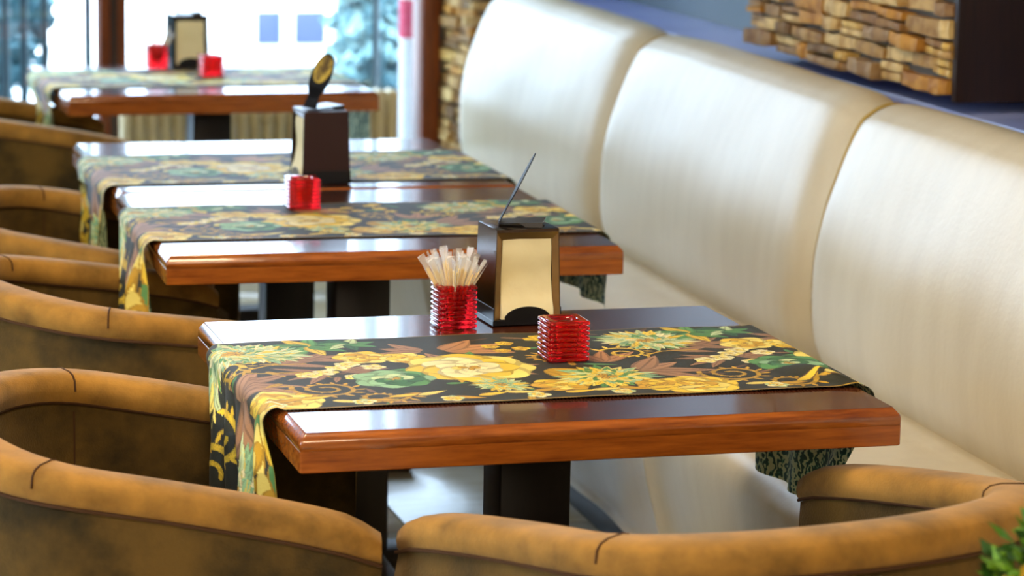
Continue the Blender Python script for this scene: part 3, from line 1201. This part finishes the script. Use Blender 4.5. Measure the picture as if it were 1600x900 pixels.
# ------------------------------------------------------------------ ribbed red glass cubes
def make_cube(h, wdt, n):
    """square ribbed glass with a round well"""
    mb = MB()
    rings = []
    hw = wdt / 2

    def sq(half, z, c=0.006, k=3):
        r = []
        for (sx, sy, a0) in ((-1, -1, PI), (1, -1, 1.5 * PI), (1, 1, 0), (-1, 1, .5 * PI)):
            for q in range(k + 1):
                a = a0 + .5 * PI * q / k
                r.append((sx * (half - c) + c * math.cos(a), sy * (half - c) + c * math.sin(a), z))
        return r
    pitch = h / n
    rings.append(sq(hw - .006, 0))
    for i in range(n):
        z0 = i * pitch
        for (f, d) in ((0.03, .0062), (0.14, .0018), (0.3, .0003), (0.7, .0003), (0.86, .0018), (0.97, .0062)):
            rings.append(sq(hw - d, z0 + f * pitch))
    rings.append(sq(hw - .005, h))
    # transition to the round well
    m_ = len(rings[0])

    def circ(r, z):
        out = []
        for (x, y, _) in rings[0]:
            a = math.atan2(y, x)
            out.append((r * math.cos(a), r * math.sin(a), z))
        return out
    rings.append(circ(hw - .0075, h - .0005))
    rings.append(circ(hw - .010, h - .004))
    rings.append(circ(hw - .012, h * .5))
    rings.append(circ(hw - .015, h * .2))
    rings.append(circ(hw - .024, h * .14))
    mb.rings(rings, 0, True, True)
    return mb.build('glass_cube', M['red_glass'], None, smooth=50)


c1 = make_cube(0.065, 0.069, 8)
c1.location = (0.507, 0.425, ZT + 0.0045)
c1.rotation_euler = (0, 0, 0.0)
tag(c1, 'low ribbed red glass candle cube on the runner of the nearest table', 'candle holder', 'ribbed red glass cubes')
c2 = make_cube(0.073, 0.066, 9)
c2.location = (0.409, 0.735, ZT + 0.001)
c2.rotation_euler = (0, 0, 0.04)
tag(c2, 'tall ribbed red glass cube full of wrapped stirrers on the nearest table', 'cup', 'ribbed red glass cubes')
c3 = c1.copy(); COL.objects.link(c3)
c3.location = (0.422, 2.055, ZT + 0.0045); c3.rotation_euler = (0, 0, 0.0)
tag(c3, 'ribbed red glass candle cube alone on the second table from the front', 'candle holder', 'ribbed red glass cubes')
c4 = c1.copy(); COL.objects.link(c4)
c4.location = (0.685, 4.705, ZT + 0.0045); c4.rotation_euler = (0, 0, 0.1)
tag(c4, 'red glass candle cube on the farthest table, right of its napkin holder', 'candle holder', 'ribbed red glass cubes')
c5 = c2.copy(); COL.objects.link(c5)
c5.location = (0.560, 4.955, ZT + 0.0045); c5.rotation_euler = (0, 0, 0.0)
tag(c5, 'red glass cube of wrapped stirrers on the farthest table, left of its napkin holder', 'cup', 'ribbed red glass cubes')


# wrapped stirrers
def stick_mesh(kind):
    mb = MB()
    if kind == 'sleeve':
        L = 0.118
        rings = []
        for (z, w_, t) in ((0.0, .0028, .0006), (0.004, .0034, .0012), (.06, .0034, .0012), (.095, .0037, .0011), (.108, .0052, .0005), (.113, .0064, .0003), (.120, .0070, .0003)):
            rings.append([(-w_, -t, z), (w_, -t, z), (w_ * .9, t, z), (-w_ * .9, t, z)])
        rings[-1] = [(x, y, z + (0.002 if i % 2 else -0.002)) for i, (x, y, z) in enumerate(rings[-1])]
        mb.rings(rings, 0, True, True)
    else:
        mb.box(-.0026, .0026, -.0006, .0006, .004, .098, .0003)
    return mb


sl_o = stick_mesh('sleeve').build('wrapped_stirrer', M['sleeve'], None, smooth=30)
st_o = stick_mesh('wood').build('wooden_stick', M['stick_wood'], sl_o, smooth=30)
rg = random.Random(21)


def fill_sticks(cx, cy, z, n, label, group, hs=1.0):
    global used_first
    for k in range(n):
        a = k * 2.39996 + rg.uniform(-.2, .2)
        rr_ = math.sqrt((k + .5) / n)
        if used_first:
            o = sl_o.copy(); COL.objects.link(o)
            s_ = st_o.copy(); COL.objects.link(s_); s_.parent = o
        else:
            o = sl_o; used_first = True
        br = 0.010 * rr_
        tr_ = 0.052 * rr_
        ln = 0.100
        dx, dy = math.cos(a), math.sin(a)
        bx_, by_ = dx * br, dy * br
        base = Vector((cx - bx_ * .2, cy - by_ * .2, z + 0.0125))
        tip = Vector((cx + dx * tr_, cy + dy * tr_, z + ln))
        q = (tip - base).to_track_quat('Z', 'Y')
        o.rotation_mode = 'QUATERNION'
        from mathutils import Quaternion
        o.rotation_quaternion = q @ Quaternion((0, 0, 1), rg.uniform(0, PI))
        o.location = base
        o.scale = (1, 1, hs * rg.uniform(.9, 1.03))
        tag(o, label, 'stirrer', group)


used_first = False
fill_sticks(0.409, 0.735, ZT, 40, 'wooden stirrer in clear wrapper standing in the red cube on the nearest table', 'wrapped stirrers in the tall red cube on the nearest table')
fill_sticks(0.560, 4.955, ZT + .004, 14, 'wrapped stirrer standing in the red cube on the farthest table', 'wrapped stirrers in the red cube on the farthest table')


# ------------------------------------------------------------------ napkin holders
def make_holder(front_mat, sign_rot, sign_tilt, sides_cream=False):
    """origin: centre of base; front faces -y"""
    root = empty('napkin_holder')
    W2, D2, H = 0.059, 0.055, 0.163
    w2, d2 = 0.0545, 0.051           # top half sizes

    def at(z):
        t = z / H
        return W2 + (w2 - W2) * t, D2 + (d2 - D2) * t
    # base tray: low front and back lips, taller sides
    mb = MB()
    rings = []
    for (g, z) in ((.002, .0), (-.002, .002), (-.0022, .0095), (-.001, .0105)):
        a, c = at(z); a -= g; c -= g
        rings.append([(-a, -c, z), (a, -c, z), (a, c, z), (-a, c, z)])
    mb.rings(rings, 0, True, True)
    mb.build('base_tray', M['black_metal'], root, smooth=30)
    for sx in (-1, 1):
        mb = MB()
        rings = []
        for z in (.0105, .030):
            a, c = at(z); a += .0012; c += .001
            rings.append([(sx * a, -c, z), (sx * (a - .002), -c, z), (sx * (a - .002), c, z), (sx * a, c, z)])
        mb.rings(rings, 0, True, True)
        mb.build('tray_side', M['black_metal'], root, smooth=30)
    # side walls + top
    mb = MB()
    for sx in (-1, 1):
        a0, c0 = at(.030); a1, c1_ = at(H - .006)
        th = .0012
        rings = []
        for z, a, c in ((.030, a0, c0), (H - .006, a1, c1_)):
            rings.append([(sx * a, -c, z), (sx * (a - th), -c, z), (sx * (a - th), c, z), (sx * a, c, z)])
        mb = MB()
        mb.rings(rings, 0, True, True)
        mb.build('side_wall', front_mat[0], root, smooth=30)
    mb = MB()
    a1, c1_ = at(H - .006)
    a2, c2_ = at(H)
    mb.rings([[(-a1, -c1_, H - .006), (a1, -c1_, H - .006), (a1, c1_, H - .006), (-a1, c1_, H - .006)],
              [(-a2, -c2_, H - .001), (a2, -c2_, H - .001), (a2, c2_, H - .001), (-a2, c2_, H - .001)],
              [(-a2 + .003, -c2_ + .003, H), (a2 - .003, -c2_ + .003, H), (a2 - .003, c2_ - .003, H), (-a2 + .003, c2_ - .003, H)]], 0, True, True)
    mb.build('top_cap', front_mat[0], root, smooth=30)
    for sy in (-1, 1):
        # mitred front frame: outer edge flush, inner edge set back
        mb = MB()
        z0, z1 = .0105, H - .006
        a0, c0 = at(z0); a1, c1_ = at(z1)
        out = [(-a0, sy * c0, z0), (a0, sy * c0, z0), (a1, sy * c1_, z1), (-a1, sy * c1_, z1)]
        ins, dep = .0125, .006
        iz1 = z1 - .014
        ai, ci = at(iz1)
        inn = [(-a0 + ins, sy * (c0 - dep), z0), (a0 - ins, sy * (c0 - dep), z0), (ai - ins + .001, sy * (ci - dep), iz1), (-ai + ins - .001, sy * (ci - dep), iz1)]
        mb.add(out + inn, [(0, 3, 7, 4), (1, 5, 6, 2), (3, 2, 6, 7)])
        mb.build('front_frame', front_mat[1], root, smooth=0)
        # arched retaining plate
        mb = MB()
        n = 14
        c_ = at(.02)[1] + .0024
        top_ = []
        for k in range(n + 1):
            t = -1 + 2 * k / n
            top_.append((t * .040, sy * c_, .0105 + .022 * math.sqrt(max(0, 1 - (t * .96) ** 2))))
        fr_ = [(-.040, sy * c_, .003)] + top_ + [(.040, sy * c_, .003)]
        bk = [(x, y - sy * .0012, z) for (x, y, z) in fr_]
        mb.rings([fr_, bk], 0, True, True)
        mb.build('retaining_arch', M['black_metal'], root, smooth=30)
        # napkin stack facing this opening
        mb = MB()
        a_b, c_b = at(.012); a_t, c_t = at(iz1 + .004)
        yb, yt = sy * (c_b + .0006), sy * (c_t - .0075)
        rings = []
        for k in range(9):
            t = k / 8
            z = .012 + (iz1 + .004 - .012) * t
            yy = (sy * (c_b + .0012)) * (1 - t) + yt * t
            if z > .034:
                yy = sy * (at(z)[1] - .0065 + .0022 * math.sin(t * 9))
            aa = at(z)[0] - .0128
            if z < .032:
                yy = sy * (at(z)[1] + .0014)
            rings.append([(-aa, yy, z), (-aa * .3, yy + sy * .0006, z), (aa * .3, yy + sy * .0002, z), (aa, yy, z), (aa, sy * .012, z), (-aa, sy * .012, z)])
        mb.rings(rings, 0, True, True)
        mb.build('napkin_stack', M['napkin'], root, smooth=40)
    # sign on top: bent metal strip with an upright oval plate
    s = empty('sign', (0, 0, 0)); s.parent = root
    s.rotation_euler = (0, 0, sign_rot)
    mb = MB()
    hx = -.034
    fl = [(hx, -.028), (.040, -.034), (.046, .030), (hx, .030)]
    z = H + .0035
    mb.rings([[(x, y, z + (.004 if x > 0 else 0)) for x, y in fl], [(x, y, z + .0012 + (.004 if x > 0 else 0)) for x, y in fl]], 0, True, True)
    mb.rings([[(.012, -.034, z - .003), (.040, -.034, z - .006), (.040, -.034, z + .005), (.0, -.031, z + .003)],
              [(.012, -.033, z - .003), (.040, -.033, z - .006), (.040, -.033, z + .005), (.0, -.030, z + .003)]], 0, True, True)
    mb.build('sign_foot', M['black_metal'], s, smooth=30)
    c_, s_ = math.cos(sign_tilt), math.sin(sign_tilt)

    def pl(w_, l_, t_):
        return (hx + l_ * s_ + t_ * c_, w_, z + l_ * c_ - t_ * s_)
    mb = MB()
    for (t0_, t1_, mi, l0, l1, wd) in ((0, .0016, 0, 0, .135, .040),):
        n = 28
        f1, f2 = [], []
        for k in range(n):
            a = 2 * PI * k / n
            l_ = (l0 + .078) + .054 * math.sin(a)
            f1.append(pl(.034 * math.cos(a), l_, t0_)); f2.append(pl(.034 * math.cos(a), l_, t1_))
        mb.rings([f1, f2], 0, True, True)
    # strap
    mb.rings([[pl(-.022, 0, 0), pl(.022, 0, 0), pl(.016, .05, 0), pl(-.016, .05, 0)], [pl(-.022, 0, .0016), pl(.022, 0, .0016), pl(.016, .05, .0016), pl(-.016, .05, .0016)]], 0, True, True)
    mb.build('sign_plate', M['sign_black'], s, smooth=30)
    if sides_cream:
        for sg, tt in ((-1, -.0006), (1, .0022)):
            n = 28
            r1 = []
            for k in range(n):
                a = 2 * PI * k / n
                l_ = .094 + .034 * math.sin(a)
                r1.append(pl(.028 * math.cos(a), l_, tt))
            r2 = [Vector(p) + Vector((c_, 0, -s_)) * .0004 for p in r1]
            mb = MB(); mb.rings([r1, r2], 0, True, True)
            mb.build('printed_label', M['sign_print'], s, smooth=30)
    return root


M['sign_black'] = mat('sign_black', srgb(24, 24, 28), 0.6, spec=0.2)
M['sign_print'] = mat('sign_print', srgb(206, 176, 74), 0.4, var=srgb(96, 76, 40), vscale=26, lo=.4, hi=.6)
h1 = make_holder((M['steel'], M['steel_frame_lit']), -0.33, 0.47)
h1.location = (0.529, 0.772, ZT + 0.001); h1.rotation_euler = (0, 0, 0.045)
tag(h1, 'shiny steel napkin holder with cream napkins on the nearest table', 'napkin holder', 'steel napkin holders')
h2 = make_holder((M['steel_side'], M['steel']), -1.57 + 0.5, 0.45, True)
h2.location = (0.548, 2.470, ZT + 0.001); h2.rotation_euler = (0, 0, 1.60)
tag(h2, 'brown sided napkin holder on the third table, its napkins facing sideways', 'napkin holder', 'steel napkin holders')
h3 = make_holder((M['steel'], M['black_metal']), 0.0, 0.3)
h3.location = (0.665, 5.022, ZT + 0.001); h3.rotation_euler = (0, 0, 0.06)
tag(h3, 'dark napkin holder on the farthest table in front of the window', 'napkin holder', 'steel napkin holders')

# ------------------------------------------------------------------ radiator
rad = empty('radiator', (0.545, 5.66, 0))
tag(rad, 'cream ribbed radiator on the floor under the window', 'radiator')
mb = MB()
for (x0, x1, y0, y1, z0, z1, bv) in ((.003, .039, -.045, .045, .10, .60, .012),):
    mb.box(x0, x1 + .001, y0, y1, z0, z1, .011)
mb.box(.014, .028, -.052, -.040, .13, .535, .005)
r0 = mb.build('radiator_section', M['radiator'], rad)
for k in range(1, 22):
    o = r0.copy(); COL.objects.link(o); o.location = (k * .0428, 0, 0)
mb = MB(); mb.tube([(0, 0, .50), (.942, 0, .50)], .018, 10); mb.tube([(0, 0, .15), (.942, 0, .15)], .018, 10)
mb.build('header_pipe', M['radiator'], rad)
for fx in (.08, .86):
    mb = MB(); mb.box(fx, fx + .03, -.03, .03, 0.0, .11, .004)
    mb.build('foot', M['radiator'], rad)

# ------------------------------------------------------------------ foreground plant
pl_root = empty('potted_plant', (0.668, -1.04, 0.0))
tag(pl_root, 'leafy green plant with small orange flowers in the bottom right corner', 'plant')
mb = MB(); mb.rings([[(r_ * math.cos(2 * PI * k / 24), r_ * math.sin(2 * PI * k / 24), z) for k in range(24)] for (r_, z) in ((.09, 0.0), (.10, .01), (.13, .66), (.135, .67), (.135, .71), (.12, .71), (.118, .69))], 0, True, True)
mb.build('pot', M['pot'], pl_root)
rg = random.Random(4)
mb = MB()
for k in range(420):
    a = rg.uniform(0, 2 * PI); el = rg.uniform(-.1, 1.4)
    R_ = .125 * rg.uniform(.3, 1.0) ** .6
    c = Vector((R_ * math.cos(a) * math.cos(el), R_ * math.sin(a) * math.cos(el), 0.725 + R_ * 1.05 * math.sin(el)))
    d = Vector((math.cos(a + rg.uniform(-1, 1)), math.sin(a + rg.uniform(-1, 1)), rg.uniform(-.1, 1.1))).normalized()
    sd = d.cross(Vector((rg.uniform(-1, 1), rg.uniform(-1, 1), rg.uniform(-1, 1)))).normalized()
    L = rg.uniform(.022, .045); W_ = L * rg.uniform(.2, .34)
    nrm = d.cross(sd)
    mb.add([c, c + d * L * .5 + sd * W_, c + d * L, c + d * L * .5 - sd * W_, c + d * L * .5 + nrm * W_ * .5],
           [(0, 1, 4), (1, 2, 4), (2, 3, 4), (3, 0, 4)], rg.choice([0, 0, 1]))
fo = mb.build('foliage', [M['leaf'], M['leaf_dark']], pl_root, smooth=0, fix=False)
fo['kind'] = 'stuff'
mb = MB()
for k in range(26):
    a = rg.uniform(0, 2 * PI)
    mb.tube([(0.03 * math.cos(a), 0.03 * math.sin(a), .69), (.07 * math.cos(a), .07 * math.sin(a), .77 + rg.uniform(0, .05))], .0016, 5)
mb.build('stem', M['leaf_dark'], pl_root)


def blossom(p, r_, parent):
    mb = MB()
    for k in range(7):
        a = 2 * PI * k / 7
        d = Vector((math.cos(a), -.4, math.sin(a))).normalized()
        s_ = Vector((-math.sin(a), 0, math.cos(a)))
        c = Vector(p)
        mb.add([c, c + d * r_ * .6 + s_ * r_ * .3, c + d * r_, c + d * r_ * .6 - s_ * r_ * .3], [(0, 1, 2, 3)])
    mb.tube([Vector(p) + Vector((0, -.003, 0)), Vector(p) + Vector((0, .003, 0))], r_ * .3, 8)
    return mb.build('blossom', M['flower'], parent, smooth=0, fix=False)


for p in ((-.10, -.065, .822), (-.088, -.08, .808), (-.115, -.04, .80), (-.02, -.11, .83), (.04, -.09, .83)):
    blossom(p, .015, pl_root)

# ------------------------------------------------------------------ outside the window
b = MB(); b.box(-30, 40, YB + 0.15, 60, -0.3, -0.12)
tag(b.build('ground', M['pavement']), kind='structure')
b = MB(); b.box(-12, 20, 7.4, 9.6, -0.12, -0.115)
tag(b.build('trim_3', M['teal_band']), kind='structure')

# white planter wall with two blue-grey panels
pw = empty('street_planter', (1.6, 13.2, -0.12))
tag(pw, 'overexposed white planter box outside with two blue grey panels', 'planter')
mb = MB(); mb.box(-.55, 1.52, 0, .6, 0, 1.0, .02)
mb.build('planter_box', M['white_paint'], pw)
for (x0, x1) in ((.82, .97), (1.05, 1.24)):
    mb = MB(); mb.box(x0, x1, -.02, .01, .16, .36, .004)
    mb.build('panel', M['blue_panel'], pw)

# painted pole
pp = empty('striped_pole', (1.693, 6.35, -0.12))
tag(pp, 'white outdoor pole with a pink red band, right of the window', 'pole')
mb = MB(); mb.tube([(0, 0, 0), (0, 0, 3.2)], .036, 16)
mb.build('pole', M['white_paint'], pp)
for k in range(1):
    mb = MB(); mb.tube([(0, 0, .83), (0, 0, 0.97 + .0)], .0375, 16)
    mb.build('red_band', M['pole_red'], pp)

# slender posts of the terrace
mb = MB(); mb.tube([(0, 0, 0), (0, 0, 2.6)], .015, 8)
mb.tube([(0, 0, 2.6), (0, 0, 2.62)], .014, 8)
p0 = mb.build('terrace_post', M['thin_post'])
XP = [(0.298, 6.9), (0.366, 6.9), (0.443, 6.9), (0.602, 6.9), (1.697, 6.9)]
PLAB = ['thin dark terrace post outside, at the left edge of the photo', 'thin dark terrace post outside, second from the left edge',
        'thin dark terrace post outside, third from the left edge', 'thin dark terrace post outside, just left of the wooden window post',
        'thin dark terrace post outside, left of the white pole']
for k, (x, y) in enumerate(XP):
    o = p0 if k == 0 else p0.copy()
    if k:
        COL.objects.link(o)
    o.location = (x, y, -.12)
    tag(o, PLAB[k], 'post', 'thin terrace posts outside the window')

# tree and hedge
tr_ = empty('street_tree', (2.75, 12.2, -.12))
tag(tr_, 'blurred grey tree trunk outside the window, right of the white planter', 'tree')
mb = MB(); mb.tube([(0, 0, 0), (.02, 0, 1.5), (.2, 0, 3.6), (.6, 0, 7.0)], [.075, .06, .05, .04], 12)
mb.build('trunk', M['trunk'], tr_)


def foliage(parent, cx, cy, cz, rx, ry, rz_, n, size, seed):
    rg = random.Random(seed)
    mb = MB()
    for k in range(n):
        while True:
            p = Vector((rg.uniform(-1, 1), rg.uniform(-1, 1), rg.uniform(-1, 1)))
            if 0.2 < p.length < 1:
                break
        c = Vector((cx + p.x * rx, cy + p.y * ry, cz + p.z * rz_))
        d = Vector((rg.uniform(-1, 1), rg.uniform(-1, 1), rg.uniform(-1, 1))).normalized()
        s_ = d.cross(Vector((rg.uniform(-1, 1), rg.uniform(-1, 1), rg.uniform(-1, 1)))).normalized()
        mb.add([c, c + d * size * .5 + s_ * size * .3, c + d * size, c + d * size * .5 - s_ * size * .3], [(0, 1, 2, 3)])
    o = mb.build('foliage', M['hedge'], parent, smooth=0, fix=False)
    o['kind'] = 'stuff'
    return o


foliage(tr_, .6, 0, 7.4, 1.6, 1.6, 1.3, 1500, .16, 2)
for k, (x, y, rx, lb) in enumerate(((-.25, 8.1, .85, 'blue green planter hedge outside, behind the left window pane'), (2.17, 8.6, .25, 'blue green planter hedge outside, between the tree trunk and the white pole'))):
    hb = empty('planter_hedge', (x, y, -.12))
    tag(hb, lb, 'hedge', 'planter hedges outside the window')
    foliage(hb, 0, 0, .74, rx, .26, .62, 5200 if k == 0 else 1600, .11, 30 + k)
    mb = MB(); mb.box(-rx * .95, rx * .95, -.2, .2, 0, .38, .01)
    mb.build('planter_box', M['teal_band'], hb)

# facade across the street
fb = empty('street_building', (2, 26, -.12))
tag(fb, 'pale overexposed building across the street', 'building')
mb = MB(); mb.box(-14, 14, 0, 4, 0, 4.2)
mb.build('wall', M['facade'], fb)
for k in range(8):
    mb = MB(); mb.box(-12.5 + k * 3.2, -11.3 + k * 3.2, -.04, .02, 1.2, 2.8, .01)
    mb.build('window', M['blue_panel'], fb)
